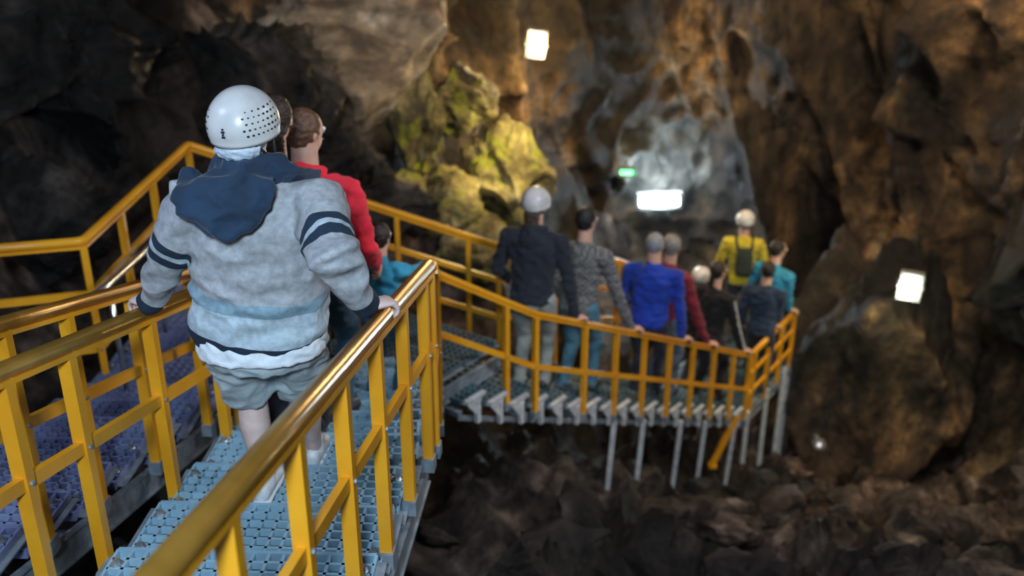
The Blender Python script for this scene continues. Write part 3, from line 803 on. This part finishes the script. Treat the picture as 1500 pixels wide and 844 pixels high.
def onrail(p, r=.03): return V(p) + UP * r
person('man_in_grey_sweatshirt', (-1.0, 3.8, -2.53), H=1.85, yaw=.05, wide=1.2, man=True, jmat=sm, pants=(.42, .48, .50), helm=True, hood=True, net=True, voxel=.009, shoes='shoe', head_yaw=.25,
       lh=onrail((-1.472, 3.63, -1.65)), rh=onrail(rpt(3.26), .036),
       J=dict(head=(-.92, 3.36, -.83), neck=(-.90, 3.36, -1.0), hip=(-.975, 3.48, -1.63), sL=(-1.13, 3.38, -1.11), sR=(-.69, 3.38, -1.13),
              kL=(-1.09, 3.66, -2.02), kR=(-.90, 3.78, -2.05), fL=(-1.06, 3.60, -2.42), fR=(-.93, 4.02, -2.52)))
person('woman_with_long_hair', (-1.10, 4.45, -2.70), H=1.74, yaw=.1, wide=.78, jacket=(.03, .04, .07), pants=(.015, .02, .03), hair='long', hairc=(.04, .02, .012))
person('woman_in_red_jacket', (-1.08, 4.95, -2.93), H=1.79, yaw=.25, wide=1.25, jacket=(.80, .012, .035), pants=(.03, .10, .16), hair='bun', hairc=(.16, .07, .035), hood=True, head_yaw=.5, swing=.1)
person('child_in_blue_jacket', (-.84, 5.78, -3.22), H=1.17, yaw=.5, wide=1.3, jacket=(.03, .27, .42), pants=(.02, .10, .15), hairc=(.03, .015, .01), child=True, rh=V((-.53, 6.2, -2.49)), voxel=.012)
sy = math.atan2(.609, .793)
def rail(t): return S1.lerp(S3, t) + UP * .026
person('helmeted_person_in_navy_jacket', st(.10, .38), H=1.90, yaw=sy - .35, wide=1.2, jacket=(.012, .017, .028), pants=(.30, .33, .30), helm=True, hood=True, hair='long', hairc=(.08, .05, .03), rh=rail(.15), lean=.03, swing=.1, head_yaw=.1)
person('man_in_checked_shirt', st(.27, .40), H=1.93, yaw=sy - .1, wide=1.08, jacket=(.22, .22, .22), pants=(.07, .20, .28), hairc=(.012, .012, .014), rh=rail(.37), head_yaw=.3, side=.012, step=.22)
person('man_in_royal_blue_jacket', st(.56, .36), H=1.92, yaw=sy - .3, wide=1.24, jacket=(.006, .045, .42), pants=(.02, .025, .04), hairc=(.35, .37, .40), rh=rail(.61), lean=.05, swing=.12, head_yaw=.3)
person('person_in_maroon_jacket', st(.69, .52), H=2.02, yaw=sy + .1, wide=1.05, jacket=(.20, .01, .025), pants=(.10, .14, .19), hairc=(.30, .29, .29), rh=rail(.75), head_yaw=-.3, side=.01)
person('helmeted_child', st(.99, .80), H=1.76, yaw=sy + .3, jacket=(.03, .03, .035), pants=(.05, .05, .06), helm=True)
person('woman_in_black_tracksuit', st(.90, .36), H=1.90, yaw=sy + .1, wide=1.0, jacket=(.008, .008, .01), pants=(.008, .008, .01), hair='ponytail', hairc=(.03, .015, .01), rh=rail(.97), stripe=True, head_yaw=.3, step=.25)
person('helmeted_person_in_yellow_jacket', (3.17, 12.75, -6.2), H=1.86, yaw=.1, wide=1.12, jacket=(.62, .50, .03), pants=(.05, .05, .06), helm=True, backpack=True, head_yaw=.4, swing=.14)
person('woman_in_light_blue_jacket', (3.50, 12.4, -6.53), H=1.93, yaw=.9, wide=1.15, jacket=(.03, .30, .50), pants=(.03, .03, .05), hair='short', hairc=(.02, .012, .01), rh=E1 + V((-.06, -.1, .03)), head_yaw=.4)
person('boy_in_navy_jacket', (3.27, 11.85, -6.53), H=1.84, yaw=.5, wide=1.1, jacket=(.012, .03, .07), pants=(.02, .02, .03), hairc=(.02, .012, .01), rh=S3.lerp(E1, .55) + UP * .026, head_yaw=-.3)
person('person_in_green_jacket', st(.80, 1.0), H=2.0, yaw=sy + .2, jacket=(.03, .08, .05), pants=(.05, .05, .06), hairc=(.03, .02, .015))

m_ = bpy.data.materials['man_in_checked_shirt_jacket_cloth']; nt, N, L, P = nodes_of(m_)
tc = N.new('ShaderNodeTexCoord'); ck = N.new('ShaderNodeTexChecker'); ck.inputs['Scale'].default_value = 40; ck.inputs['Color1'].default_value = (.05, .055, .065, 1); ck.inputs['Color2'].default_value = (.22, .22, .21, 1)
L.new(tc.outputs['Object'], ck.inputs['Vector']); L.new(ck.outputs['Color'], P.inputs['Base Color'])

lampfix('path_marker_light', (4.15, 11.55, -7.2), .05, .05, (-.2, -1, .3), (.9, .9, 1), .6)

# ------------------------------------------------------------------ world + camera
w = bpy.data.worlds.new('World'); S.world = w; w.use_nodes = True
w.node_tree.nodes['Background'].inputs[0].default_value = (.5, .6, .8, 1); w.node_tree.nodes['Background'].inputs[1].default_value = .012
cam = bpy.data.cameras.new('camera'); co = bpy.data.objects.new('camera', cam); S.collection.objects.link(co)
cam.lens = 35; cam.sensor_width = 36; cam.clip_start = .05
co.location = (0, 0, 0); co.rotation_euler = (math.radians(90 - 23), 0, 0)
cam.dof.use_dof = True; cam.dof.focus_distance = 3.6; cam.dof.aperture_fstop = 1.5
S.camera = co
S.view_settings.view_transform = 'Standard'
